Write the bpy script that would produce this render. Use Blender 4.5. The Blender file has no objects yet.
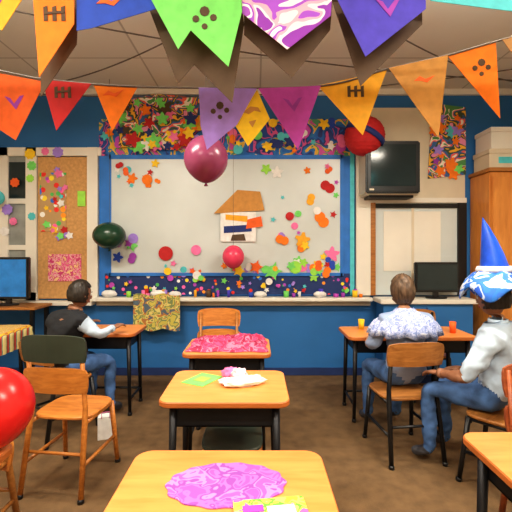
import bpy, bmesh, math, random
from mathutils import Vector, Matrix, noise
random.seed(7)
S=bpy.context.scene
try:
    S.view_settings.view_transform='Standard'
    S.view_settings.look='Medium High Contrast'
except Exception: pass
D2=bpy.data

# ---------------- materials ----------------
def newmat(name):
    m=D2.materials.new(name); m.use_nodes=True
    nt=m.node_tree; b=nt.nodes['Principled BSDF']
    return m,nt,b
def c4(c): return (c[0],c[1],c[2],1)
def tex(nt,scale,vec=(1,1,1)):
    tc=nt.nodes.new('ShaderNodeTexCoord'); mp=nt.nodes.new('ShaderNodeMapping')
    mp.inputs['Scale'].default_value=(scale*vec[0],scale*vec[1],scale*vec[2])
    nt.links.new(tc.outputs['Object'],mp.inputs['Vector'])
    return mp.outputs['Vector']
def ramp(nt,fac,stops,const=False):
    r=nt.nodes.new('ShaderNodeValToRGB'); cr=r.color_ramp
    if const: cr.interpolation='CONSTANT'
    while len(cr.elements)<len(stops): cr.elements.new(0.5)
    for e,(p,c) in zip(cr.elements,stops):
        e.position=p; e.color=c4(c)
    nt.links.new(fac,r.inputs['Fac']); return r.outputs['Color']
def bump(nt,b,fac,strength,dist=0.01):
    n=nt.nodes.new('ShaderNodeBump'); n.inputs['Strength'].default_value=strength
    n.inputs['Distance'].default_value=dist
    nt.links.new(fac,n.inputs['Height']); nt.links.new(n.outputs['Normal'],b.inputs['Normal'])
def plain(name,c,rough=0.6,var=0.12,scale=6,metal=0,bmp=0,bs=60,emit=0):
    m,nt,b=newmat(name)
    n=nt.nodes.new('ShaderNodeTexNoise'); nt.links.new(tex(nt,scale),n.inputs['Vector'])
    n.inputs['Scale'].default_value=1; n.inputs['Detail'].default_value=4
    lo=[x*(1-var) for x in c]; hi=[min(1,x*(1+var)) for x in c]
    nt.links.new(ramp(nt,n.outputs['Fac'],[(0.3,lo),(0.7,hi)]),b.inputs['Base Color'])
    b.inputs['Roughness'].default_value=rough; b.inputs['Metallic'].default_value=metal
    if bmp:
        n2=nt.nodes.new('ShaderNodeTexNoise'); nt.links.new(tex(nt,bs),n2.inputs['Vector']); n2.inputs['Scale'].default_value=1
        bump(nt,b,n2.outputs['Fac'],bmp)
    if emit:
        b.inputs['Emission Color'].default_value=c4(c); b.inputs['Emission Strength'].default_value=emit
    return m
def wood(name,c1,c2,scale=10,axis=(1,6,6),rough=0.35):
    m,nt,b=newmat(name)
    n=nt.nodes.new('ShaderNodeTexNoise'); nt.links.new(tex(nt,scale,axis),n.inputs['Vector'])
    n.inputs['Scale'].default_value=1; n.inputs['Detail'].default_value=6; n.inputs['Distortion'].default_value=.6
    nt.links.new(ramp(nt,n.outputs['Fac'],[(0.3,c1),(0.7,c2)]),b.inputs['Base Color'])
    b.inputs['Roughness'].default_value=rough
    bump(nt,b,n.outputs['Fac'],.05)
    return m
PAL=[(.8,.04,.03),(.95,.35,.03),(.95,.75,.05),(.1,.5,.12),(.04,.2,.7),(.45,.08,.55),(.9,.15,.45),(.9,.9,.88)]
def spots(name,base,cols,scale,thr=0.35,rough=.7):
    m,nt,b=newmat(name)
    v=nt.nodes.new('ShaderNodeTexVoronoi'); nt.links.new(tex(nt,scale),v.inputs['Vector']); v.inputs['Scale'].default_value=1
    sp=nt.nodes.new('ShaderNodeSeparateColor'); nt.links.new(v.outputs['Color'],sp.inputs['Color'])
    col=ramp(nt,sp.outputs[0],[(i/len(cols),c) for i,c in enumerate(cols)],True)
    lt=nt.nodes.new('ShaderNodeMath'); lt.operation='LESS_THAN'; lt.inputs[1].default_value=thr
    nt.links.new(v.outputs['Distance'],lt.inputs[0])
    mx=nt.nodes.new('ShaderNodeMix'); mx.data_type='RGBA'
    nt.links.new(lt.outputs[0],mx.inputs[0]); mx.inputs[6].default_value=c4(base); nt.links.new(col,mx.inputs[7])
    nt.links.new(mx.outputs[2],b.inputs['Base Color']); b.inputs['Roughness'].default_value=rough
    return m
def blotch(name,cols,scale,rough=.7,bmp=0,detail=1.5):
    m,nt,b=newmat(name)
    n=nt.nodes.new('ShaderNodeTexNoise'); nt.links.new(tex(nt,scale),n.inputs['Vector']); n.inputs['Scale'].default_value=1
    n.inputs['Detail'].default_value=detail; n.inputs['Distortion'].default_value=1.0
    k=len(cols); st=[(0.0 if i==0 else .33+.34*i/k,c) for i,c in enumerate(cols)]
    nt.links.new(ramp(nt,n.outputs['Fac'],st,True),b.inputs['Base Color']); b.inputs['Roughness'].default_value=rough
    if bmp: bump(nt,b,n.outputs['Fac'],bmp)
    return m

M={}
M['blue_wall']=plain('wall_blue_paint',(.03,.17,.45),.6,.08,2,bmp=.05)
M['cream']=plain('cream_paint',(.68,.6,.47),.5,.06,3)
M['white']=plain('white_paint',(.78,.75,.68),.4,.04,3)
M['floor']=plain('brown_carpet',(.17,.1,.045),.9,.22,10,bmp=.4,bs=220)
M['board']=plain('whiteboard_surface',(.6,.66,.67),.3,.07,1.5)
M['grey']=plain('grey_window_glass',(.3,.32,.31),.2,.25,4)
M['navy']=plain('navy_border',(.02,.045,.16),.7)
M['bluebord']=plain('blue_border_paper',(.03,.19,.6),.6)
M['navyspots']=spots('navy_confetti_border',(.02,.045,.17),PAL,14,.3)
M['topspots']=blotch('party_collage_paper',[(.02,.08,.35),(.6,.1,.3),(.03,.06,.25),(.02,.14,.5),(.03,.2,.5),(.8,.5,.06),(.1,.35,.2),(.6,.1,.4)],5)
M['flowers']=blotch('flower_collage',[(.1,.3,.1),(.85,.8,.7),(.85,.15,.1),(.05,.15,.4),(.06,.1,.06),(.9,.5,.05),(.05,.06,.06),(.8,.3,.5)],6)
M['tan']=plain('cork_tan',(.58,.33,.13),.8,.15,30)
M['stickers']=spots('sticker_sheet',(.5,.33,.16),PAL,13,.42)
M['pinkposter']=blotch('pink_poster_paper',[(.75,.1,.3),(.8,.45,.45),(.6,.05,.2),(.85,.6,.3)],18)
M['black']=plain('black_plastic',(.012,.013,.016),.35,.2)
M['screen']=plain('dark_screen_glass',(.02,.035,.04),.12,.2,2)
M['bluescreen']=plain('blue_lit_screen',(.02,.16,.42),.2,.25,8,emit=.35)
M['metal']=plain('dark_metal',(.022,.022,.026),.4,.2,8,metal=.5)
M['desk']=wood('desk_orange_laminate',(.72,.25,.06),(.84,.34,.1),4)
M['deskedge']=plain('desk_edge',(.5,.15,.035),.4)
M['cwood']=wood('chair_orange_wood',(.45,.15,.03),(.68,.27,.06),7)
M['cwood2']=wood('chair_brown_wood',(.3,.115,.03),(.5,.22,.06),7)
M['redwood']=wood('chair_red_wood',(.25,.06,.025),(.42,.12,.04),7)
M['greenseat']=plain('chair_olive_plastic',(.04,.055,.04),.45)
M['cabwood']=wood('cabinet_wood',(.52,.19,.04),(.7,.3,.07),3,(6,6,1))
M['cord']=plain('cord',(.12,.1,.09),.8)
M['skin']=plain('skin',(.55,.28,.17),.5,.06,12)
M['skin2']=plain('skin_brown',(.3,.14,.08),.5,.06,12)
M['lips']=plain('lips',(.5,.12,.1),.5)
M['eyew']=plain('eye_white',(.8,.8,.78),.2)
M['iris']=plain('iris_dark',(.03,.015,.01),.2)
def hairm(n,c):
    m,nt,b=newmat(n)
    t=nt.nodes.new('ShaderNodeTexNoise'); nt.links.new(tex(nt,60,(1,1,.15)),t.inputs['Vector']); t.inputs['Scale'].default_value=1
    nt.links.new(ramp(nt,t.outputs['Fac'],[(.3,[x*.5 for x in c]),(.7,[x*1.6 for x in c])]),b.inputs['Base Color'])
    b.inputs['Roughness'].default_value=.5; bump(nt,b,t.outputs['Fac'],.6); return m
M['hairblack']=hairm('hair_black',(.02,.014,.01)); M['hairbrown']=hairm('hair_brown',(.1,.06,.035))
def cloth(n,c,v=.15): return plain(n,c,.85,v,8,bmp=.5,bs=14)
M['whitecloth']=cloth('pale_blue_shirt_cloth',(.52,.64,.78)); M['jeans']=cloth('denim',(.07,.15,.34),.5)
M['blackcloth']=cloth('black_jacket_cloth',(.015,.017,.022)); M['greycloth']=cloth('blue_grey_shirt_cloth',(.28,.36,.55))
M['ruffle']=blotch('ruffle_lace_cloth',[(.2,.26,.52),(.45,.5,.72),(.28,.34,.6),(.62,.66,.8)],30,.8,.4)
M['shoe']=plain('shoe_rubber',(.05,.05,.06),.5)
M['hatblue']=plain('party_hat_blue_foil',(.012,.09,.66),.3,.3,10)
M['hatbrim']=blotch('hat_brim_print',[(.02,.1,.55),(.5,.6,.8),(.03,.16,.65),(.03,.2,.7),(.72,.76,.85)],9)
def balloon(n,c): return plain(n,c,.25,.05,3)
M['maroon']=balloon('maroon_balloon_rubber',(.27,.055,.13)); M['redb']=balloon('red_balloon_rubber',(.65,.02,.02))
M['greenb']=balloon('dark_green_balloon_rubber',(.015,.06,.035)); M['pinkb']=balloon('pink_balloon_rubber',(.8,.07,.16))
def paper(n,c): return plain(n,c,.75,.1,20)
P={k:paper('paper_'+k,c) for k,c in dict(orange=(.88,.22,.015),redorange=(.82,.14,.025),red=(.5,.02,.025),blue=(.025,.08,.5),
 violet=(.08,.06,.52),green=(.2,.7,.16),lav=(.38,.25,.75),magenta=(.52,.08,.5),yellow=(.9,.6,.03),amber=(.85,.42,.03),
 tan=(.55,.27,.07),teal=(.1,.55,.62),dark=(.1,.06,.035),white=(.8,.8,.8),pink=(.85,.2,.45),lime=(.35,.75,.1),purple=(.35,.06,.45),navy=(.02,.04,.2)).items()}
M['partyprint']=blotch('purple_white_print',[(.3,.05,.5),(.8,.75,.85),(.85,.45,.6),(.4,.1,.7),(.85,.85,.9),(.4,.1,.6)],7)
M['dotprint']=spots('polka_print',(.5,.28,.12),[(.8,.7,.5),(.2,.1,.05)],30,.3)
M['doily']=blotch('purple_doily',[(.4,.09,.44),(.48,.15,.5),(.3,.07,.4),(.56,.24,.56),(.4,.1,.44)],14)
M['flyer']=blotch('yellow_green_flyer',[(.75,.7,.05),(.85,.8,.15),(.15,.4,.05),(.8,.75,.1),(.35,.12,.4)],18)
M['redcloth']=blotch('pink_red_tablecloth',[(.5,.03,.1),(.7,.08,.22),(.55,.04,.13),(.78,.2,.33),(.35,.02,.08)],13,.7,.4)
M['yelcloth']=blotch('yellow_floral_cloth',[(.6,.5,.1),(.2,.25,.1),(.7,.6,.2),(.5,.2,.05),(.1,.15,.2)],12)
M['tissue']=plain('pink_white_tissue',(.85,.6,.68),.8,.2,20,bmp=.3,bs=40)
M['light']=plain('fluorescent_diffuser',(1,.95,.86),.5,0,emit=3)
def stripes():
    m,nt,b=newmat('striped_cloth')
    w=nt.nodes.new('ShaderNodeTexWave'); nt.links.new(tex(nt,9),w.inputs['Vector']); w.inputs['Scale'].default_value=1
    nt.links.new(ramp(nt,w.outputs['Fac'],[(0,(.8,.5,.05)),(.35,(.6,.08,.05)),(.6,(.1,.3,.25)),(.8,(.85,.7,.3))],True),b.inputs['Base Color'])
    b.inputs['Roughness'].default_value=.8; return m
M['stripes']=stripes()
def ceilmat():
    m,nt,b=newmat('ceiling_tiles')
    br=nt.nodes.new('ShaderNodeTexBrick'); nt.links.new(tex(nt,1),br.inputs['Vector']); br.offset=0
    br.inputs['Scale'].default_value=1; br.inputs['Brick Width'].default_value=1.2; br.inputs['Row Height'].default_value=1.2
    br.inputs['Mortar Size'].default_value=.01
    br.inputs['Color1'].default_value=(.72,.7,.66,1); br.inputs['Color2'].default_value=(.68,.66,.62,1); br.inputs['Mortar'].default_value=(.45,.43,.4,1)
    nt.links.new(br.outputs['Color'],b.inputs['Base Color']); b.inputs['Roughness'].default_value=.9; return m
M['ceil']=ceilmat()

# ---------------- mesh builder ----------------
class B:
    def __init__(s,name): s.n=name; s.v=[]; s.f=[]; s.mi=[]; s.sm=[]; s.mats=[]
    def add(s,vs,fs,mat,smooth=False,X=None):
        if mat not in s.mats: s.mats.append(mat)
        k=s.mats.index(mat); o=len(s.v)
        for v in vs:
            v=Vector(v); s.v.append(X@v if X else v)
        for f in fs:
            s.f.append([i+o for i in f]); s.mi.append(k); s.sm.append(smooth)
    def addbm(s,bm,mat,smooth=False,X=None):
        bm.verts.index_update()
        s.add([v.co.copy() for v in bm.verts],[[v.index for v in f.verts] for f in bm.faces],mat,smooth,X); bm.free()
    def box(s,c,d,mat,bev=0.004,X=None):
        bm=bmesh.new(); bmesh.ops.create_cube(bm,size=1)
        for v in bm.verts: v.co=Vector((v.co.x*d[0],v.co.y*d[1],v.co.z*d[2]))
        b=min(bev,min(d)*.3)
        if b>0: bmesh.ops.bevel(bm,geom=bm.edges[:],offset=b,segments=2,affect='EDGES')
        for v in bm.verts: v.co+=Vector(c)
        s.addbm(bm,mat,False,X)
    def b2(s,x0,x1,y0,y1,z0,z1,mat,bev=.004): s.box(((x0+x1)/2,(y0+y1)/2,(z0+z1)/2),(x1-x0,y1-y0,z1-z0),mat,bev)
    def slab(s,poly,z0,z1,mat,bev=.004,X=None,side=None):
        n=len(poly)
        cx=sum(p[0] for p in poly)/n; cy=sum(p[1] for p in poly)/n
        def ring(z,k):
            out=[]
            for x,y in poly:
                dx,dy=x-cx,y-cy; L=math.hypot(dx,dy) or 1
                out.append((x-dx/L*k,y-dy/L*k,z))
            return out
        R=[ring(z0,bev),ring(z0+bev,0),ring(z1-bev,0),ring(z1,bev)]
        vs=sum(R,[]); fs=[]
        for r in range(3):
            for i in range(n):
                j=(i+1)%n; fs.append([r*n+i,r*n+j,(r+1)*n+j,(r+1)*n+i])
        s.add(vs,fs,side or mat,False,X)
        s.add(R[3],[list(range(n))],mat,False,X); s.add(R[0],[list(range(n))[::-1]],mat,False,X)
    def xz(s,poly,y,t,mat):
        n=len(poly)
        vs=[(x,y,z) for x,z in poly]+[(x,y+t,z) for x,z in poly]
        fs=[list(range(n)),list(range(n,2*n))[::-1]]
        for i in range(n):
            j=(i+1)%n; fs.append([i,n+i,n+j,j])
        s.add(vs,fs,mat)
    def tube(s,path,r,mat,seg=10,X=None,cap=True):
        path=[Vector(p) for p in path]; n=len(path)
        if not isinstance(r,(list,tuple)): r=[r]*n
        vs=[];fs=[]; up=None
        for i,p in enumerate(path):
            t=(path[min(i+1,n-1)]-path[max(i-1,0)]).normalized()
            if up is None:
                up=Vector((0,0,1)) if abs(t.z)<.9 else Vector((1,0,0))
            a=t.cross(up).normalized(); b_=a.cross(t).normalized(); up=b_
            for k in range(seg):
                w=2*math.pi*k/seg; vs.append(p+(a*math.cos(w)+b_*math.sin(w))*r[i])
        for i in range(n-1):
            for k in range(seg):
                k2=(k+1)%seg; fs.append([i*seg+k,i*seg+k2,(i+1)*seg+k2,(i+1)*seg+k])
        if cap: fs.append(list(range(seg))[::-1]); fs.append([(n-1)*seg+k for k in range(seg)])
        s.add(vs,fs,mat,True,X)
    def lathe(s,prof,mat,seg=32,X=None,fn=None):
        vs=[];fs=[];n=len(prof)
        for r,z in prof:
            for k in range(seg):
                w=2*math.pi*k/seg; p=Vector((r*math.cos(w),r*math.sin(w),z))
                vs.append(fn(p,w) if fn else p)
        for i in range(n-1):
            for k in range(seg):
                k2=(k+1)%seg; fs.append([i*seg+k,i*seg+k2,(i+1)*seg+k2,(i+1)*seg+k])
        s.add(vs,fs,mat,True,X)
    def ball(s,c,r,mat,u=24,v=16,fn=None,X=None):
        bm=bmesh.new(); bmesh.ops.create_uvsphere(bm,u_segments=u,v_segments=v,radius=1)
        if not isinstance(r,(list,tuple)): r=(r,r,r)
        for q in bm.verts:
            d=q.co.copy(); p=Vector((d.x*r[0],d.y*r[1],d.z*r[2]))
            if fn: p=fn(d,p)
            q.co=p+Vector(c)
        s.addbm(bm,mat,True,X)
    def finish(s,loc=None,rot=0,parent=None):
        me=D2.meshes.new(s.n)
        if loc is None and parent is None:
            xs=[v.x for v in s.v];ys=[v.y for v in s.v];zs=[v.z for v in s.v]
            o=Vector(((min(xs)+max(xs))/2,(min(ys)+max(ys))/2,min(zs)))
            vs=[v-o for v in s.v]; loc=o
        else: vs=s.v
        me.from_pydata([tuple(v) for v in vs],[],s.f); me.update()
        for m in s.mats: me.materials.append(m)
        for p,k,sm in zip(me.polygons,s.mi,s.sm): p.material_index=k; p.use_smooth=sm
        ob=D2.objects.new(s.n,me); S.collection.objects.link(ob)
        if loc is not None: ob.location=loc
        ob.rotation_euler=(0,0,rot)
        if parent: ob.parent=parent
        return ob

WY=4.8; H=3.42; XL=-3.5; XR=3.6; YB=-1.6
# ---------------- room ----------------
b=B('floor'); b.b2(XL-.1,XR+.1,YB-.1,WY+.1,-.1,0,M['floor'],0); b.finish()
b=B('ceiling'); b.b2(XL-.1,XR+.1,YB-.1,WY+.1,H,H+.1,M['ceil'],0); b.finish()
b=B('wall_back'); b.b2(XL-.1,XR+.1,WY,WY+.1,0,H,M['blue_wall'],0); b.finish()
b=B('wall_left'); b.b2(XL-.1,XL,YB,WY,0,H,M['cream'],0); b.finish()
b=B('wall_right'); b.b2(XR,XR+.1,YB,WY,0,H,M['cream'],0); b.finish()
b=B('wall_front'); b.b2(XL-.1,XR+.1,YB-.1,YB,0,H,M['cream'],0); b.finish()
b=B('baseboard_back'); b.b2(XL,2.5,WY-.02,WY,0,.09,M['navy']); b.finish()
b=B('baseboard_left'); b.b2(XL,XL+.02,YB,WY-.02,0,.09,M['navy']); b.finish()
b=B('baseboard_right'); b.b2(XR-.02,XR,YB,WY-.02,0,.09,M['navy']); b.finish()
b=B('trim_ceiling'); b.b2(XL,XR,WY-.05,WY,H-.07,H,M['white']); b.finish()

F=M['white']
b=B('window_1')
x0,x1,z0,z1=-3.05,-1.84,.9,2.72
b.b2(x0,x1,WY-.05,WY-.001,z1-.1,z1,F); b.b2(x0,-2.6,WY-.05,WY-.001,z0,z0+.1,F)
b.b2(x0,x0+.1,WY-.05,WY-.001,z0,z1,F); b.b2(-2.005,-1.88,WY-.06,WY-.001,z0,z1,F)
b.b2(-2.74,-2.61,WY-.05,WY-.001,z0,z1,F)
b.b2(x0+.08,-2.72,WY-.02,WY-.001,z0+.1,z1-.1,M['grey'],0)
b.b2(x0+.1,-2.74,WY-.024,WY-.02,2.12,2.55,M['screen'],0)
for zz in (1.5,2.05): b.b2(x0+.08,-2.72,WY-.045,WY-.02,zz,zz+.06,F)
b.b2(x0-.03,-1.92,WY-.14,WY-.001,z0-.05,z0,F)
b.finish()
b=B('pin_board')
b.b2(-2.6,-2.01,WY-.035,WY-.001,.92,2.61,M['tan'])
b.b2(-2.57,-2.26,WY-.045,WY-.035,1.72,2.42,M['stickers'],0)
b.b2(-2.47,-2.08,WY-.048,WY-.035,1.13,1.45,M['pinkposter'],0)
b.b2(-2.12,-2.03,WY-.05,WY-.035,2.02,2.2,P['lime'],0)
for i in range(16):
    xx=random.uniform(-2.5,-2.2); zz=random.uniform(1.6,2.52); r=random.uniform(.03,.07)
    k=random.choice(['red','yellow','green','lav','pink','white','teal','orange'])
    b.xz([(xx+r*math.cos(a*math.pi/5)*(1 if a%2 else .6),zz+r*math.sin(a*math.pi/5)*(1 if a%2 else .6)) for a in range(10)],WY-.053-.0005*i,.004,P[k])
b.finish()
def round_ball(name,c,r,mat,string_to=None,squash=1.08,knot=True):
    b=B(name)
    def fn(d,p):
        t=max(0,-d.z); k=1-.18*t**2; return Vector((p.x*k,p.y*k,p.z*squash))
    b.ball(c,r,mat,32,24,fn)
    if knot: b.lathe([(.002,-r*squash+.004),(.012,-r*squash-.012),(.016,-r*squash-.022),(.0,-r*squash-.018)],mat,10,Matrix.Translation(c))
    if string_to: b.tube([Vector(c)+Vector((0,0,r*squash-.003)),string_to],.002,M['cord'],6)
    return b.finish()
round_ball('teal_balloon',(-2.98,WY-.2,2.1),.08,P['teal'],(-2.98,WY-.2,H))
b=B('sticker_cluster')
for (xx,zz,r,k) in [(-2.95,1.98,.07,'lav'),(-2.88,1.84,.05,'pink'),(-2.98,1.72,.06,'white'),(-2.86,2.3,.06,'redorange'),(-2.68,2.64,.07,'yellow'),(-2.5,2.67,.05,'pink'),(-2.35,2.66,.07,'lav'),
     (-2.66,2.5,.06,'green'),(-2.68,2.35,.05,'lime'),(-2.66,1.9,.05,'teal')]:
    b.xz([(xx+r*math.cos(a*math.pi/8)*(1 if a%2 else .8),zz+r*math.sin(a*math.pi/8)*(1 if a%2 else .8)) for a in range(16)],WY-.06,.006,P[k])
b.finish()
def monitor(name,x,y,zb,w,h,scr,deep=.06,rot=0):
    b=B(name)
    b.box((0,0,.02+.05+h/2),(w,deep,h),M['black'],.01)
    b.box((0,-deep/2-.001,.07+h/2),(w-.05,.006,h-.05),scr,.001)
    b.box((0,deep*.3,.045),(.06,.03,.09),M['black']); b.slab([(.12*math.cos(a/12*math.pi),.08*math.sin(a/12*math.pi)) for a in range(24)],0,.015,M['black'],.003)
    return b.finish((x,y,zb),rot)
b=B('side_table'); b.b2(-3.3,-2.35,4.25,4.62,.86,.89,M['cwood2'])
for xx in (-3.25,-2.4):
    for yy in (4.29,4.58): b.b2(xx-.02,xx+.02,yy-.02,yy+.02,0,.86,M['metal'])
b.finish()
monitor('computer_monitor',-2.74,4.42,.892,.48,.46,M['bluescreen'])

# ---------------- whiteboard with border ----------------
b=B('decorated_whiteboard')
b.b2(-1.87,1.15,WY-.03,WY-.001,.96,3.06,M['bluebord'],.002)
b.b2(-1.87,1.15,WY-.034,WY-.03,2.62,3.06,M['topspots'],0)
b.b2(-1.8,1.12,WY-.036,WY-.03,.97,1.22,M['navyspots'],0)
b.b2(-1.73,1.01,WY-.045,WY-.03,1.22,2.6,M['board'],.003)
for (a0,a1,c0,c1) in [(-1.75,1.03,2.58,2.63),(-1.75,1.03,1.19,1.23),(-1.76,-1.72,1.19,2.63),(1.0,1.04,1.19,2.63)]:
    b.b2(a0,a1,WY-.055,WY-.03,c0,c1,M['bluebord'],.003)
b.b2(1.12,1.17,WY-.04,WY-.03,.96,3.06,P['teal'],0)
b.finish()
def blob(b,x,z,r,k,y,kind=None):
    kind=kind or random.choice(['disc','flower','star','leaf'])
    n=20; pts=[]
    ph=random.random()*6
    for a in range(n):
        w=a/n*2*math.pi
        if kind=='disc': q=1
        elif kind=='flower': q=.75+.25*math.cos(5*w+ph)
        elif kind=='star': q=1 if a%4==0 else .55
        else: q=.5+.5*abs(math.cos(w+ph))
        pts.append((x+r*q*math.cos(w),z+r*q*math.sin(w)))
    b.xz(pts,y,.003,P[k])
b=B('paper_confetti')
ks=['red','orange','yellow','green','lime','lav','magenta','pink','redorange','teal','white','amber']
yy=WY-.052
def bl(x,z,r,k,y=yy,kd=None,_c=[0]):
    _c[0]+=1; blob(b,x,z,r,k,y-(_c[0]%20)*.0007,kd)
for i in range(16): bl(random.uniform(.2,.96),random.uniform(1.4,2.5),random.uniform(.025,.06),random.choice(ks))
for i in range(18): bl(random.uniform(-1.2,.3),random.gauss(1.26,.03),random.uniform(.02,.05),random.choice(ks))
for i in range(22): bl(random.uniform(.35,.98),random.gauss(1.3,.05),random.uniform(.03,.08),random.choice(ks+['green','blue']))
for i in range(14): bl(random.uniform(-1.68,-1.1),random.uniform(2.25,2.56),random.uniform(.03,.07),random.choice(['teal','redorange','orange','red','white','yellow']))
for i in range(8): bl(random.uniform(-1.68,-1.4),random.uniform(1.3,1.75),random.uniform(.04,.08),random.choice(['green','teal','blue','purple','lav']))
for i in range(48): bl(random.uniform(-1.8,1.1),random.uniform(2.68,3.03),random.uniform(.035,.09),random.choice(ks+['blue','blue','blue','navy','purple']),WY-.06)
for i in range(26): bl(random.uniform(-1.8,1.1),random.uniform(1.0,1.17),random.uniform(.02,.045),random.choice(ks),WY-.06)
for (x,z,r,k,kd) in [(-1.07,1.46,.085,'red','disc'),(-.71,1.5,.06,'pink','disc'),(-.7,1.2,.05,'white','disc'),(.31,1.62,.08,'orange','leaf'),
   (.55,1.62,.1,'amber','flower'),(.58,1.55,.06,'yellow','flower'),(.0,1.3,.09,'redorange','star'),(.85,2.25,.09,'red','leaf'),(.65,2.1,.07,'amber','leaf'),
   (.78,1.86,.1,'orange','leaf'),(.25,2.42,.08,'white','flower'),(.12,2.46,.07,'lime','flower'),(-1.3,2.35,.06,'red','star'),(.4,1.9,.05,'red','disc'),(.9,1.45,.1,'pink','flower'),(.2,1.25,.12,'green','star'),(-.2,1.25,.08,'yellow','star')]:
    bl(x,z,r,k,yy-.004,kd)
b.finish()
b=B('house_poster')
y=WY-.072
b.xz([(-.42,1.6),(0,1.6),(0,1.95),(-.42,1.95)],y,.004,P['white'])
b.xz([(-.5,1.93),(.1,1.97),(.05,2.19),(-.22,2.21)],y-.005,.004,P['tan'])
b.xz([(-.38,1.7),(-.05,1.72),(-.05,1.8),(-.38,1.78)],y-.004,.003,P['navy'])
b.xz([(-.36,1.86),(-.1,1.83),(-.1,1.9),(-.36,1.92)],y-.004,.003,P['amber'])
b.xz([(-.3,1.61),(-.12,1.61),(-.14,1.69),(-.28,1.68)],y-.004,.003,P['dark'])
b.xz([(-.12,1.75),(.08,1.78),(.06,1.9),(-.1,1.86)],y-.006,.003,P['redorange'])
b.finish()
b=B('flower_collage_poster')
b.xz([(-1.62,2.72),(-.95,2.68),(-.72,2.95),(-.66,3.3),(-1.2,3.34),(-1.58,3.25)],WY-.085,.01,M['flowers'])
for i in range(34): blob(b,random.uniform(-1.6,-.75),random.uniform(2.7,3.28),random.uniform(.05,.11),random.choice(['white','red','orange','green','yellow','navy','pink','dark','green']),WY-.09-.001*i,'flower')
b.finish()
b=B('flower_collage_poster.001')
b.xz([(2.05,2.35),(2.5,2.4),(2.5,3.2),(2.1,3.25)],WY-.035,.01,M['flowers'])
for i in range(20): blob(b,random.uniform(2.1,2.45),random.uniform(2.4,3.15),random.uniform(.04,.09),random.choice(['purple','green','yellow','lav','teal','orange']),WY-.042-.0006*i,'flower')
b.finish()
b=B('window_sill_ledge'); b.b2(-1.9,1.36,WY-.16,WY-.001,.9,.945,M['white'],.008); b.b2(-1.9,1.36,WY-.05,WY-.001,.84,.9,M['cream'])
b.finish()
b=B('craft_supplies')
for i in range(26):
    x=random.uniform(-1.8,1.3); k=random.choice(list(P.values())); r=random.uniform(.015,.03); h=random.uniform(.03,.1)
    b.lathe([(.0001,0),(r,0),(r*1.1,h),(r*.9,h),(r*.8,.01)],k,12,Matrix.Translation((x,WY-.1,.946)))
for (x,r) in [(-1.15,.06),(-.95,.05),(.05,.05),(-1.72,.06),(.75,.05)]:
    b.ball((x,WY-.11,.946+r*.7),(r*1.5,r*.7,r*.7),P['white'],16,12,lambda d,p:p*(1+.25*noise.noise(d*3)))
b.finish()
b=B('floral_wall_cloth')
n=12; vs=[];fs=[]
for j in range(7):
    for i in range(n):
        x=-1.42+.54*i/(n-1); z=.985-.41*j/6
        vs.append((x,WY-.175+.008*math.sin(i*1.3),z+.015*math.sin(i*1.1)))
for j in range(6):
    for i in range(n-1): fs.append([j*n+i,j*n+i+1,(j+1)*n+i+1,(j+1)*n+i])
b.add(vs,fs,M['yelcloth'],True); b.finish()

round_ball('maroon_balloon',(-.375,3.0,2.18),.165,M['maroon'],(-.375,3.0,H))
round_ball('green_balloon',(-1.65,4.5,1.66),.18,M['greenb'],(-1.65,4.5,H),.85)
round_ball('pink_balloon',(-.26,4.58,1.42),.125,M['pinkb'],(-.26,4.58,H))
b=B('paper_lantern')
def lf(d,p): 
    k=1+.03*math.cos(d.z*40); return Vector((p.x*k,p.y*k,p.z))
b.ball((1.22,4.5,2.78),.22,P['red'],32,48,lf)
b.lathe([(.225,-.03),(.235,-.03),(.235,.03),(.225,.03)],P['navy'],32,Matrix.Translation((1.22,4.5,2.78))@Matrix.Rotation(.5,4,'Y'))
b.lathe([(.07,-.02),(.07,.02)],M['black'],20,Matrix.Translation((1.22,4.5,2.99)))
b.tube([(1.22,4.5,3.0),(1.22,4.5,H)],.002,M['cord'],6); b.finish()

b=B('window_2')
C=M['cream']
b.b2(1.19,2.05,WY-.025,WY-.001,2.1,3.2,C)
b.b2(1.19,1.36,WY-.06,WY-.001,.96,3.2,M['white'])
b.b2(2.0,2.5,WY-.02,WY-.001,.96,3.2,C)
b.b2(1.36,2.5,WY-.06,WY-.001,2.06,2.12,M['white'])
b.b2(2.4,2.5,WY-.06,WY-.001,.96,2.06,M['black'])
b.b2(1.36,2.4,WY-.03,WY-.001,.96,2.06,M['board'])
b.b2(1.36,1.42,WY-.055,WY-.03,.96,2.06,M['cwood2']); b.b2(1.36,2.4,WY-.05,WY-.03,2.0,2.05,M['black'])
b.b2(1.52,2.2,WY-.04,WY-.03,1.25,1.96,M['white'],.002); b.b2(1.85,1.88,WY-.045,WY-.03,1.0,2.0,M['cream'],.002)
b.finish()
b=B('wall_television')
b.box((0,0,.29),(.62,.3,.6),M['cream'],.02)
b.box((-.01,-.15,.29),(.6,.05,.58),M['black'],.015); b.box((-.01,-.176,.31),(.5,.01,.46),M['screen'],.004)
b.box((0,.03,-.02),(.5,.22,.04),M['metal']); b.box((-.25,-.178,.04),(.05,.006,.02),M['cream'],.001)
b.finish((1.53,4.6,2.13))
b=B('wall_counter'); b.b2(1.38,2.46,4.42,WY-.07,.9,.95,M['white'],.006)
b.b2(1.42,2.42,4.46,WY-.07,.1,.9,M['blue_wall'],.003); b.b2(1.9,1.91,4.452,4.462,.14,.86,M['navy'],0); b.b2(1.46,2.38,4.5,WY-.08,0,.1,M['navy'],.002); b.finish()
monitor('computer_monitor.001',2.05,4.55,.952,.5,.34,M['screen'])
b=B('wooden_cabinet')
b.b2(2.56,3.5,4.38,WY-.01,0,2.36,M['cabwood'],.01)
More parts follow.
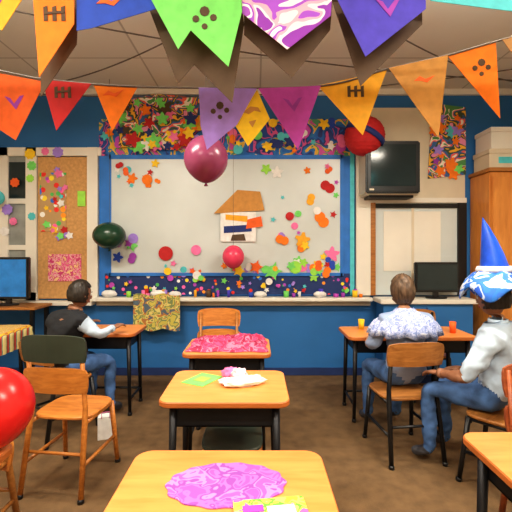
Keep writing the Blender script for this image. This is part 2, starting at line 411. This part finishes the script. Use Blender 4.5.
for xx in (2.58,3.04): b.b2(xx,xx+.44,4.36,4.38,1.2,2.3,M['cabwood'],.008); b.b2(xx,xx+.44,4.36,4.38,.08,1.15,M['cabwood'],.008)
for xx in (2.97,3.07): b.b2(xx,xx+.02,4.335,4.36,1.5,1.65,M['metal']); b.b2(xx,xx+.02,4.335,4.36,.7,.85,M['metal'])
b.b2(2.54,3.53,4.35,WY-.01,2.36,2.4,M['cwood2']); b.finish()
b=B('storage_boxes')
for (a,c,z0,z1,m) in [(2.58,3.0,2.4,2.62,'cream'),(3.02,3.48,2.4,2.7,'white'),(2.6,3.05,2.62,2.86,'white'),(3.1,3.4,2.7,2.98,'cream')]:
    b.b2(a,c,4.42,4.74,z0+.001,z1-.05,M[m],.004); b.b2(a-.008,c+.008,4.412,4.748,z1-.05,z1,M[m],.004)
b.b2(2.68,2.9,4.415,4.42,2.46,2.53,P['teal'],0)
b.finish()

# ---------------- bunting ----------------
def emblem(b,i,cx,cz,y,k):
    t=i%5
    if t==0:
        b.xz([(cx-.05,cz+.02),(cx-.01,cz+.05),(cx+.03,cz+.045),(cx+.045,cz+.02),(cx+.01,cz+.028),(cx-.02,cz+.01)],y,.002,k)
        b.xz([(cx-.02,cz-.03),(cx+.02,cz-.02),(cx+.0,cz-.06)],y,.002,k)
    elif t==1:
        for dx in (-.035,0,.035): b.xz([(cx+dx-.008,cz-.02),(cx+dx+.008,cz-.02),(cx+dx+.006,cz+.04),(cx+dx-.01,cz+.035)],y,.002,k)
        b.xz([(cx-.04,cz+.005),(cx+.04,cz+.01),(cx+.04,cz+.02),(cx-.04,cz+.015)],y-.002,.002,k)
    elif t==2:
        for (dx,dz,r) in [(0,.03,.02),(-.035,.0,.014),(.035,.005,.014),(0,-.03,.012)]:
            b.xz([(cx+dx+r*math.cos(a*.785),cz+dz+r*math.sin(a*.785)) for a in range(8)],y,.002,k)
    elif t==3:
        b.xz([(cx-.05,cz+.03),(cx-.02,cz+.02),(cx,cz-.01),(cx+.03,cz+.03),(cx+.05,cz+.035),(cx+.01,cz-.04)],y,.002,k)
    else:
        b.xz([(cx-.06,cz+.01),(cx-.03,cz+.035),(cx+.0,cz+.02),(cx+.05,cz+.04),(cx+.01,cz+.002),(cx-.025,cz+.012)],y,.002,k)
def garland(name,y,cord,flags,deco=True):
    b=B(name)
    pts=[Vector((x,y,z)) for x,z in cord]; sm=[]
    for i in range(len(pts)-1):
        p0=pts[max(i-1,0)];p1=pts[i];p2=pts[i+1];p3=pts[min(i+2,len(pts)-1)]
        for k in range(6):
            t=k/6; sm.append(.5*((2*p1)+(-p0+p2)*t+(2*p0-5*p1+4*p2-p3)*t*t+(-p0+3*p1-3*p2+p3)*t**3))
    sm.append(pts[-1]); b.tube(sm,.005,M['cord'],8)
    for i,(poly,mat) in enumerate(flags):
        yy=y+(.004 if i%2 else -.008)
        b.xz(poly,yy,.003,mat)
        if deco and mat is not M['partyprint'] and mat is not M['dotprint']:
            cx=sum(p[0] for p in poly)/len(poly); cz=sum(p[1] for p in poly)/len(poly)
            emblem(b,i*3,cx,cz+.02,yy-.003,[P['tan'],P['purple'],P['dark'],P['redorange'],P['dark']][i%5])
    return b.finish()
garland('flag_bunting',2.1,[(-3.48,3.0),(-2.2,2.62),(-1.344,2.44),(-1.1,2.395),(-.7,2.36),(-.2,2.35),(.35,2.362),(.69,2.45),(1.0,2.52),(1.28,2.6),(2.2,2.85),(3.58,3.2)],[
 ([(-1.75,2.53),(-1.38,2.45),(-1.62,2.12)],P['yellow']),
 ([(-1.35,2.43),(-1.11,2.385),(-1.265,2.078),(-1.36,2.14)],P['redorange']),
 ([(-1.12,2.39),(-.862,2.37),(-1.045,2.125)],P['red']),
 ([(-.855,2.37),(-.625,2.355),(-.756,2.125)],P['orange']),
 ([(-.3,2.35),(.005,2.345),(-.1,2.156),(-.257,2.025),(-.29,2.15)],P['lav']),
 ([(-.11,2.156),(.005,2.345),(.073,2.19),(-.042,2.046)],P['yellow']),
 ([(.012,2.345),(.34,2.36),(.22,2.025)],P['magenta']),
 ([(.325,2.365),(.688,2.445),(.562,2.104)],P['amber']),
 ([(.695,2.452),(1.005,2.52),(.955,2.088)],P['tan']),
 ([(1.01,2.52),(1.262,2.595),(1.285,2.193)],P['orange']),
 ([(1.29,2.6),(1.62,2.69),(1.5,2.3)],M['dotprint']),
 ([(1.7,2.71),(2.0,2.8),(1.9,2.4)],P['teal'])])
garland('flag_bunting.001',1.6,[(-3.48,2.9),(-1.8,2.6),(-.9,2.535),(0,2.525),(.7,2.535),(1.8,2.6),(3.58,2.9)],[
 ([(-1.6,2.575),(-1.25,2.55),(-1.4,2.2)],P['teal']),
 ([(-1.2,2.55),(-.92,2.535),(-1.02,2.38)],P['amber']),
 ([(-.89,2.53),(-.724,2.525),(-.724,2.40),(-.864,2.188)],P['orange']),
 ([(-.72,2.525),(-.40,2.52),(-.40,2.468),(-.66,2.39),(-.72,2.38)],P['blue']),
 ([(-.43,2.52),(-.06,2.52),(-.056,2.45),(-.11,2.23),(-.26,2.375),(-.31,2.30)],P['green']),
 ([(-.055,2.52),(.305,2.52),(.3,2.44),(.125,2.305),(-.055,2.45)],M['partyprint']),
 ([(.308,2.53),(.676,2.53),(.676,2.46),(.436,2.27)],P['violet']),
 ([(.70,2.53),(1.05,2.535),(1.05,2.455),(.70,2.50)],P['teal']),
 ([(1.1,2.54),(1.45,2.56),(1.3,2.2)],P['yellow'])])
garland('bunting_shadow_flags',1.68,[(-3.48,2.95),(-1.8,2.65),(-.9,2.56),(0,2.555),(.7,2.56),(1.8,2.65),(3.58,2.95)],[  # dark brown flag shapes standing in for shadow behind the front row
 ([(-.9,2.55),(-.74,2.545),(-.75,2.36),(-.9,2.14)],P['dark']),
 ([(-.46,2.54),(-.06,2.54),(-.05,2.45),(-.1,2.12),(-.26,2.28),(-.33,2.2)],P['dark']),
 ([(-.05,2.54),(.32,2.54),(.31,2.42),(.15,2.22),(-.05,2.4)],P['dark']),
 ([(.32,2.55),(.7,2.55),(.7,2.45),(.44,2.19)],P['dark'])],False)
b=B('ceiling_streamer')
for (p0,p1,s) in [((-3.4,2.4,3.38),(3.4,4.4,3.35),.4),((-3.4,4.4,3.3),(3.4,3.8,3.38),.5),((-2.6,4.6,3.38),(-.2,3.1,3.4),.25),((.6,3.0,3.4),(3.2,4.5,3.36),.3)]:
    p0=Vector(p0);p1=Vector(p1)
    b.tube([p0.lerp(p1,t/24)-Vector((0,0,s*4*(t/24)*(1-t/24)*.5)) for t in range(25)],.006,M['cord'],6)
b.finish()

# ---------------- furniture ----------------
def desk(name,x,y,w=.65,d=.5,rot=0,h=.75):
    b=B(name)
    hw,hd=w/2,d/2; r=.06; poly=[]
    for (cx,cy,a0) in [(hw-r,hd-r,0),(-hw+r,hd-r,90),(-hw+r,-hd+r,180),(hw-r,-hd+r,270)]:
        for k in range(7):
            a=math.radians(a0+k*15); poly.append((cx+r*math.cos(a),cy+r*math.sin(a)))
    b.slab(poly,h-.03,h,M['desk'],.005,side=M['deskedge'])
    lx,ly=hw-.07,hd-.07
    bw,bd=w-.16,d-.14; z0,z1=h-.15,h-.03
    b.b2(-bw/2,bw/2,-bd/2,bd/2,z0,z0+.008,M['metal'],.001)
    b.b2(-bw/2,-bw/2+.008,-bd/2,bd/2,z0,z1,M['metal'],.001); b.b2(bw/2-.008,bw/2,-bd/2,bd/2,z0,z1,M['metal'],.001)
    b.b2(-bw/2,bw/2,-bd/2,-bd/2+.008,z0,z1,M['metal'],.001)
    for sx in (-1,1):
        for sy in (-1,1):
            b.tube([(sx*lx,sy*ly,h-.035),(sx*(lx+.015),sy*(ly+.01),.02)],[.021,.015],M['metal'],12)
            b.lathe([(.0,0),(.02,0),(.02,.02),(.014,.03)],M['black'],12,Matrix.Translation((sx*(lx+.015),sy*(ly+.01),0)))
        b.tube([(sx*(lx+.01),-ly,.14),(sx*(lx+.01),ly,.14)],.011,M['metal'])
        b.tube([(sx*lx,-ly,h-.06),(sx*lx,ly,h-.06)],.013,M['metal'])
    b.tube([(-lx-.01,ly,.14),(lx+.01,ly,.14)],.011,M['metal'])
    return b.finish((x,y,0),rot)
desk('student_desk',-.10,1.24,.68,.52)
desk('student_desk.001',-.16,2.23,.66,.53)
desk('student_desk.002',-.215,3.14,.65,.54)
desk('student_desk.003',1.17,1.39,.68,.52)
desk('student_desk.004',-1.27,1.31,.68,.52)
desk('student_desk.005',1.36,3.68,1.12,.5)
desk('student_desk.006',-1.42,3.8,.66,.46)
desk('student_desk.007',-2.6,3.75,.7,.5)

def chair(name,x,y,rot,leg,seat,back,back2=None,top=.86,sh=.45,w=.4):
    b=B(name); hw=w/2
    poly=[]
    for i in range(28):
        a=i/28*2*math.pi; c,s=math.cos(a),math.sin(a)
        poly.append((math.copysign(abs(c)**.5,c)*hw,math.copysign(abs(s)**.5,s)*.19))
    b.slab(poly,sh-.022,sh,seat,.006)
    for sx in (-1,1):
        X=sx*(hw-.025)
        b.tube([(X*1.12,-.27,0.01),(X*1.03,-.2,sh-.04),(X,-.185,sh+.06),(X,-.235,top-.03)],[.016,.018,.016,.013],leg,10)
        b.tube([(X*1.12,.2,0.01),(X,.15,sh-.025)],[.015,.018],leg,10)
        b.tube([(X*1.08,-.235,.2),(X*1.07,.175,.2)],.011,leg,8)
        b.tube([(X,-.19,sh-.035),(X,.155,sh-.035)],.012,leg,8)
        for yy in (-.272,.202): b.lathe([(0,0),(.019,0),(.019,.02),(.012,.025)],M['black'],10,Matrix.Translation((X*1.12,yy,0)))
    b.tube([(-hw+.02,-.22,.26),(hw-.02,-.22,.26)],.01,leg,8)
    b.tube([(-hw+.02,.155,sh-.035),(hw-.02,.155,sh-.035)],.012,leg,8)
    def panel(z0,z1,mat):
        n=12; vs=[];fs=[]
        for side in (0,1):
            for j in range(5):
                z=z0+(z1-z0)*j/4
                for i in range(n):
                    u=-1+2*i/(n-1); k=1-.03*abs(j-2)**2*.5
                    yy=-.19-.05*(z-sh)/(top-sh)-.035*(1-u*u)-(.008 if side else -.008)
                    zz=z-.02*abs(u)**4*(1 if j==4 else 0)
                    vs.append((u*(hw+.01)*k,yy,zz))
        N=5*n
        for j in range(4):
            for i in range(n-1):
                a=j*n+i; fs.append([a,a+1,a+n+1,a+n]); fs.append([N+a,N+a+n,N+a+n+1,N+a+1])
        for i in range(n-1):
            fs.append([i,N+i,N+i+1,i+1]); a=4*n+i; fs.append([a,a+1,N+a+1,N+a])
        for j in range(4):
            a=j*n; fs.append([a,a+n,N+a+n,N+a]); a=j*n+n-1; fs.append([a,N+a,N+a+n,a+n])
        b.add(vs,fs,mat,False)
    panel(top-.17,top,back)
    if back2: panel(top-.36,top-.2,back2)
    return b.finish((x,y,0),rot)
chair('school_chair',-1.2,2.66,-.12,M['cwood'],M['cwood'],M['greenseat'],M['cwood'],.99,.47,.4)
chair('school_chair.001',1.09,3.03,.12,M['black'],M['cwood2'],M['cwood2'],None,.86)
chair('school_chair.002',1.60,2.58,.72,M['black'],M['cwood2'],M['cwood2'],None,.72)
chair('school_chair.003',1.54,1.93,math.pi,M['redwood'],M['redwood'],M['redwood'],M['redwood'],.88)
chair('school_chair.004',-.36,3.66,math.pi,M['cwood2'],M['greenseat'],M['cwood'],M['cwood'],.93)
chair('school_chair.005',-.14,2.43,math.pi,M['cwood'],M['greenseat'],M['greenseat'],None,.57,.38,.36)
chair('school_chair.006',-1.62,3.34,-.5,M['black'],M['cwood2'],M['cwood2'],None,.78)
chair('school_chair.007',-2.3,3.2,.2,M['cwood'],M['cwood'],M['cwood'],M['cwood'],.85)
chair('school_chair.008',-1.45,1.85,math.pi,M['cwood2'],M['cwood'],M['cwood'],M['cwood'],.74)
chair('school_chair.009',1.75,4.14,math.pi,M['black'],M['cwood2'],M['cwood2'],None,.85)

def clothgrid(name,cx,cy,w,d,z,mat,amp=.006,drop=.0,over=0):
    b=B(name); n=40; vs=[];fs=[]
    for j in range(n):
        for i in range(n):
            u=-1+2*i/(n-1); v=-1+2*j/(n-1)
            x=u*(w/2+over); y=v*(d/2+over)
            if not over:
                y*=1+.05*math.sin(x*30); x*=1+.03*math.sin(y*25)
            ex=max(0,abs(x)-w/2) if over else 0; ey=max(0,abs(y)-d/2) if over else 0; e=max(ex,ey)
            fade=1-max(abs(u),abs(v))**6 if not over else 1
            zz=z+.004+amp*(1+noise.noise(Vector((x*14,y*14,z*3)))+.5*noise.noise(Vector((x*40,y*40,1))))*fade
            px,py=x,y
            if e>0:
                zz=z-e*drop; px=math.copysign(min(abs(x),w/2+.012),x) ; py=math.copysign(min(abs(y),d/2+.012),y)
                px+=.006*math.sin(y*60); py-=.006*abs(math.sin(x*50))
            vs.append((cx+px,cy+py,zz))
    for j in range(n-1):
        for i in range(n-1): fs.append([j*n+i,j*n+i+1,(j+1)*n+i+1,(j+1)*n+i])
    b.add(vs,fs,mat,True); return b.finish()
clothgrid('red_tablecloth',-.215,3.16,.6,.46,.75,M['redcloth'],.04)
clothgrid('striped_tablecloth',-2.6,3.75,.7,.5,.75,M['stripes'],.003,1.0,.18)
b=B('purple_doily')
pl=[(.19*(1+.025*math.cos(14*a/84*2*math.pi))*math.cos(a/84*2*math.pi),.123*(1+.025*math.cos(14*a/84*2*math.pi))*math.sin(a/84*2*math.pi)) for a in range(84)]
b.slab(pl,0,.004,M['doily'],.001); b.finish((-.095,1.28,.7505),.05)
b=B('party_flyer'); b.box((0,0,.002),(.21,.15,.003),M['flyer'],0); b.box((.03,-.0,.005),(.08,.07,.002),P['white'],0)
b.box((-.05,.03,.005),(.06,.03,.002),P['purple'],0); b.finish((.045,1.12,.7555),.12)
b=B('green_paper_card'); b.box((0,0,.002),(.15,.2,.003),P['green'],0,Matrix.Rotation(-.5,4,'Z')); b.box((0,0,.0045),(.07,.08,.002),P['lime'],0,Matrix.Rotation(-.5,4,'Z'))
b.finish((-.31,2.31,.7505),0)
b=B('tissue_napkins')
def tf(d,p):
    k=1+.28*noise.noise(d*3.1)+.12*noise.noise(d*8); q=p*k; q.z=max(q.z,-.02); return q
b.ball((.02,-.05,.02),(.12,.045,.03),P['white'],32,20,tf,Matrix.Rotation(.35,4,'Z'))
b.ball((-.05,.1,.022),(.05,.05,.035),P['pink'],32,20,tf)
b.ball((-.0,.07,.025),(.05,.05,.035),M['tissue'],32,20,tf)
b.ball((-.06,-.04,.02),(.045,.025,.022),M['tissue'],32,20,tf)
b.finish((-.1,2.26,.7505))
round_ball('red_balloon',(-.985,1.5,.905),.14,M['redb'],None,1.08,False)
b=B('gift_bag'); 
b.slab([(-.06,-.04),(.06,-.04),(.06,.04),(-.06,.04)],0,.18,P['white'],.003)
b.tube([(-.03,-.042,.17),(-.03,-.045,.22),(.03,-.045,.22),(.03,-.042,.17)],.003,P['pink'],6)
b.finish((-1.2,3.2,0),.3)
b=B('party_supplies')
for (x,y,m,r,h) in [(1.0,3.8,'yellow',.03,.09),(1.65,3.72,'orange',.035,.08),(1.78,3.62,'redorange',.03,.1),(1.5,3.82,'teal',.03,.09)]:
    b.lathe([(.0001,0),(r*.8,0),(r,h),(r*.92,h),(r*.75,.008),(.0001,.008)],P[m],16,Matrix.Translation((x,y,.751)))
b.finish()

# ---------------- people ----------------
def person(name,loc,rot,hair,shirt,skin,forearm_skin=True,over=None,headrot=(0,0,0),scale=1,extra=None,pants=None,sleeve=None,bulk=1.0,hairlow=-.62):
    e=D2.objects.new(name,None); S.collection.objects.link(e); e.location=loc; e.rotation_euler=(0,0,rot); e.scale=(scale,)*3
    e.empty_display_size=.2
    pants=pants or M['jeans']; sleeve=sleeve or shirt
    J=dict(pelvis=(0,0,.565),spine=(0,-.01,.69),chest=(0,0,.83),upper=(0,.0,.94),neck=(0,.01,1.03),neckt=(0,.02,1.09),
      shL=(-.165,0,.955),elL=(-.23,.08,.70),wrL=(-.15,.30,.74),shR=(.165,0,.955),elR=(.23,.08,.70),wrR=(.15,.30,.74),
      hipL=(-.09,.04,.545),knL=(-.12,.42,.525),anL=(-.13,.40,.10),toL=(-.14,.53,.045),
      hipR=(.09,.04,.545),knR=(.12,.42,.525),anR=(.13,.40,.10),toR=(.14,.53,.045))
    R=dict(pelvis=.12,spine=.118*bulk,chest=.13*bulk,upper=.105*(1+(bulk-1)*.5),neck=.052,neckt=.048,shL=.068*bulk,elL=.045*bulk,wrL=.029,shR=.068*bulk,elR=.045*bulk,wrR=.029,
      hipL=.09,knL=.062,anL=.045,toL=.036,hipR=.09,knR=.062,anR=.045,toR=.036)
    if over: J.update(over)
    E=[('pelvis','spine','s'),('spine','chest','s'),('chest','upper','s'),('upper','neck','n'),('neck','neckt','n'),
       ('upper','shL','s'),('shL','elL','a'),('elL','wrL','f'),('upper','shR','s'),('shR','elR','a'),('elR','wrR','f'),
       ('pelvis','hipL','p'),('hipL','knL','p'),('knL','anL','p'),('anL','toL','o'),('pelvis','hipR','p'),('hipR','knR','p'),('knR','anR','p'),('anR','toR','o')]
    names=list(J); me=D2.meshes.new('skel'); me.from_pydata([J[n] for n in names],[(names.index(a),names.index(c)) for a,c,_ in E],[])
    ob=D2.objects.new('tmp',me); S.collection.objects.link(ob)
    sk=ob.modifiers.new('Skin','SKIN'); sk.use_smooth_shade=True
    if not me.skin_vertices:
        bm=bmesh.new(); bm.from_mesh(me); bm.verts.layers.skin.verify(); bm.to_mesh(me); bm.free()
    for i,n in enumerate(names):
        d=me.skin_vertices[0].data[i]; d.radius=(R[n],R[n]); d.use_root=(n=='pelvis')
    ss=ob.modifiers.new('Sub','SUBSURF'); ss.levels=3; ss.render_levels=3
    dg=bpy.context.evaluated_depsgraph_get(); dg.update()
    nm=bpy.data.meshes.new_from_object(ob.evaluated_get(dg))
    D2.objects.remove(ob)
    nm.materials.clear()
    ml={'s':shirt,'a':sleeve,'n':skin,'f':skin if forearm_skin else sleeve,'p':pants,'o':M['shoe']}
    keys=list(ml)
    for k in keys: nm.materials.append(ml[k])
    EE=[(Vector(J[a]),Vector(J[c2])-Vector(J[a]),R[a],R[c2],keys.index(l)) for a,c2,l in E]
    def lab(c):
        bq=1e9;bl_=0
        for A,dv,ra,rb,l in EE:
            t=max(0,min(1,(c-A).dot(dv)/dv.length_squared))
            q=(c-A-dv*t).length/(ra*(1-t)+rb*t)
            if q<bq: bq=q;bl_=l
        return bl_
    for p in nm.polygons: p.material_index=lab(p.center); p.use_smooth=True
    for v in nm.vertices:
        c=v.co
        if c.z<1.0 and c.z>.08:
            k=.012*noise.noise(Vector((c.x*9,c.y*9,c.z*16)))+.006*noise.noise(c*30)
            v.co=c+v.normal*k
    bo=D2.objects.new('body',nm); S.collection.objects.link(bo); bo.parent=e
    b=B('shirt_collar'); nk=Vector(J['neck'])
    b.lathe([(.05,.0),(.062,-.01),(.058,.022),(.05,.02)],shirt,20,Matrix.Translation(nk)); b.finish((0,0,0),0,e)
    nt_=Vector(J['neckt'])
    X=Matrix.Translation(nt_)@Matrix.Rotation(headrot[2],4,'Z')@Matrix.Rotation(headrot[0],4,'X')@Matrix.Rotation(headrot[1],4,'Y')@Matrix.Translation((0,.015,.095))
    b=B('head')
    def hf(d,p):
        x,y,z=p
        if d.z<0: x*=1-.28*(-d.z)**1.6
        if d.z<-.2 and d.y<0: y*=.82
        if d.y>0:
            y+=.022*math.exp(-(d.x/.16)**2)*math.exp(-((d.z+.13)/.16)**2)
            for sx in (-.42,.42): y-=.009*math.exp(-((d.x-sx)/.2)**2-((d.z-.06)/.16)**2)
            y+=.006*math.exp(-(d.x/.3)**2-((d.z+.78)/.2)**2)
        return Vector((x,y,z))
    b.ball((0,0,0),(.075,.093,.115),skin,48,36,hf,X)
    for sx in (-1,1):
        b.ball((sx*.03,.075,.006),.0125,M['eyew'],14,10,None,X); b.ball((sx*.03,.0845,.006),.0055,M['iris'],10,8,None,X)
        b.tube([(sx*.016,.09,.027),(sx*.03,.089,.032),(sx*.046,.08,.027)],[.002,.0035,.002],hair,6,X)
        b.ball((sx*.076,-.004,-.005),(.011,.02,.03),skin,14,12,None,X)
        b.ball((sx*.009,.098,-.028),(.007,.008,.006),skin,10,8,None,X)
    b.tube([(-.024,.082,-.055),(-.01,.091,-.053),(0,.0925,-.055),(.01,.091,-.053),(.024,.082,-.055)],[.002,.005,.0045,.005,.002],M['lips'],8,X)
    b.tube([(-.02,.083,-.06),(0,.091,-.063),(.02,.083,-.06)],[.002,.0055,.002],M['lips'],8,X)
    b.finish((0,0,0),0,e)
    b=B('hair')
    def hr(d,p):
        face = d.y>.38+.15*noise.noise(d*5) and d.z<.5
        low = d.z< hairlow
        k=.86 if (face or low) else 1.13+.06*noise.noise(Vector((d.x*9,d.y*9,d.z*3)))
        return p*k
    b.ball((0,-.008,.008),(.078,.096,.112),hair,56,40,hr,X)
    b.finish((0,0,0),0,e)
    for sd,sg in (('L',-1),('R',1)):
        w=Vector(J['wr'+sd]); el=Vector(J['el'+sd]); d=(w-el).normalized()
        n=Vector((0,0,-1)); n=(n-d*n.dot(d)).normalized(); s_=d.cross(n).normalized()
        inner=s_ if s_.x*sg<0 else -s_
        b=B('hand_'+sd.lower())
        F_=Matrix((( inner.x,d.x,-n.x,w.x),(inner.y,d.y,-n.y,w.y),(inner.z,d.z,-n.z,w.z),(0,0,0,1)))
        def pf(dd,p): return Vector((p.x*(1+.15*dd.y),p.y,p.z))
        b.ball((0,.045,0),(.036,.055,.016),skin,20,14,pf,F_)
        for i,L in enumerate((.068,.076,.070,.055)):
            x=.026-.0175*i
            b.tube([(x*.8,.06,0),(x,.088,.001),(x*1.06,.088+L*.42,-.005),(x*1.08,.088+L*.72,-.017),(x*1.08,.088+L*.9,-.032)],[.009,.0092,.0085,.0078,.005],skin,10,F_)
        b.tube([(.02,.015,0),(.042,.035,-.004),(.055,.06,-.01),(.056,.083,-.018)],[.012,.0115,.0095,.006],skin,10,F_)
        b.tube([(0,-.03,0),(0,-.005,0)],[.034,.033],sleeve if not forearm_skin else skin,16,F_)
        b.finish((0,0,0),0,e)
    if extra: extra(e,X)
    return e
def hatfn(e,X):
    b=B('party_hat')
    T=X@Matrix.Translation((0,-.02,.0))@Matrix.Rotation(.08,4,'X')
    def bend(p,w):
        t=max(0,(p.z-.15)/.38)**1.5; return p+Vector((-.065*t,.04*t,0))
    b.lathe([(.09,.16),(.086,.2),(.068,.29),(.047,.38),(.022,.47),(.001,.53)],M['hatblue'],32,T,bend)
    def wav(p,w):
        r=math.hypot(p.x,p.y); return p+Vector((0,0,max(0,r-.09)*.35*math.sin(5*w)))
    b.lathe([(.03,.19),(.09,.185),(.14,.15),(.19,.09),(.215,.04),(.21,.03),(.17,.07),(.12,.1),(.09,.06),(.088,.05)],M['hatbrim'],60,T,wav)
    b.lathe([(.088,.18),(.105,.17),(.112,.19),(.1,.21),(.084,.2)],P['white'],40,T,lambda p,w:Vector((p.x*(1+.05*math.sin(9*w)),p.y*(1+.05*math.sin(9*w)),p.z)))
    b.finish((0,0,0),0,e)
person('seated_student',(1.585,2.60,0),.72,M['hairblack'],M['whitecloth'],M['skin2'],True,
   dict(elL=(-.26,.1,.7),wrL=(-.16,.32,.66),elR=(.26,.06,.7),wrR=(.16,.3,.64)),(-.1,0,-.15),1.0,hatfn,bulk=1.18)
def cape(e,X):
    b=B('ruffled_cape')
    def wv(p,w):
        r=math.hypot(p.x,p.y); k=1+.07*math.sin(18*w)*min(1,(r/.2)**2)
        return Vector((p.x*k*1.2,p.y*k*.8,p.z+.01*math.sin(9*w)*r*4))
    b.lathe([(.055,1.06),(.08,1.03),(.14,1.0),(.19,.96),(.22,.91),(.235,.86),(.2,.86)],M['ruffle'],108,None,wv)
    b.finish((0,0,0),0,e)
person('seated_student.001',(1.14,3.06,0),.12,M['hairbrown'],M['greycloth'],M['skin'],True,
   dict(wrL=(-.15,.26,.81),wrR=(.15,.26,.81),elL=(-.25,.05,.75),elR=(.25,.05,.75)),(-.1,0,.1),1.0,cape,bulk=1.1,hairlow=-.9)
person('seated_student.002',(-1.62,3.34,0),-.5,M['hairblack'],M['blackcloth'],M['skin2'],False,
   dict(upper=(.02,.05,.93),chest=(.01,.02,.82),neck=(.03,.09,1.01),neckt=(.04,.12,1.06),shL=(-.14,.05,.94),shR=(.18,.05,.94),
        elR=(.27,.16,.81),wrR=(.24,.34,.84),elL=(-.22,.14,.77),wrL=(-.12,.30,.84)),(-.15,0,-.2),.97,None,None,M['whitecloth'],1.1)
# ---------------- lights ----------------
def fixture(x,y,power):
    z=H-.3
    b=B('ceiling_light_fixture'); b.box((0,0,-.03),(1.2,.3,.05),M['white'],.006); b.box((0,0,-.058),(1.12,.25,.008),M['light'],.001)
    for sx in (-.5,.5): b.tube([(sx,0,-.01),(sx,0,.3)],.005,M['metal'],6)
    b.finish((x,y,z))
    for nm,dz,pw,rx in (('fluorescent_lamp',-.075,power,0),('ceiling_fill_uplight',.01,power*.25,math.pi)):  # upward lamp is added fill, out of view, to brighten the ceiling
        l=D2.lights.new(nm,'AREA'); l.shape='RECTANGLE'; l.size=1.12; l.size_y=.25; l.energy=pw; l.color=(1,.92,.78)
        o=D2.objects.new(nm,l); S.collection.objects.link(o); o.location=(x,y,z+dz); o.rotation_euler=(rx,0,0)
for (x,y,p) in [(-1.5,2.3,58),(1.5,2.3,58),(-1.5,.3,52),(1.5,.3,52),(0,-.9,45)]: fixture(x,y,p)
w=D2.worlds.new('world'); S.world=w; w.use_nodes=True
w.node_tree.nodes['Background'].inputs['Color'].default_value=(.8,.9,1,1); w.node_tree.nodes['Background'].inputs['Strength'].default_value=.4
cam=D2.cameras.new('camera'); co=D2.objects.new('camera',cam); S.collection.objects.link(co)
co.location=(0,0,1.5); co.rotation_euler=(math.pi/2,0,0); cam.lens=28.125; cam.sensor_width=36; cam.shift_y=-.0117; cam.clip_start=.05
S.camera=co
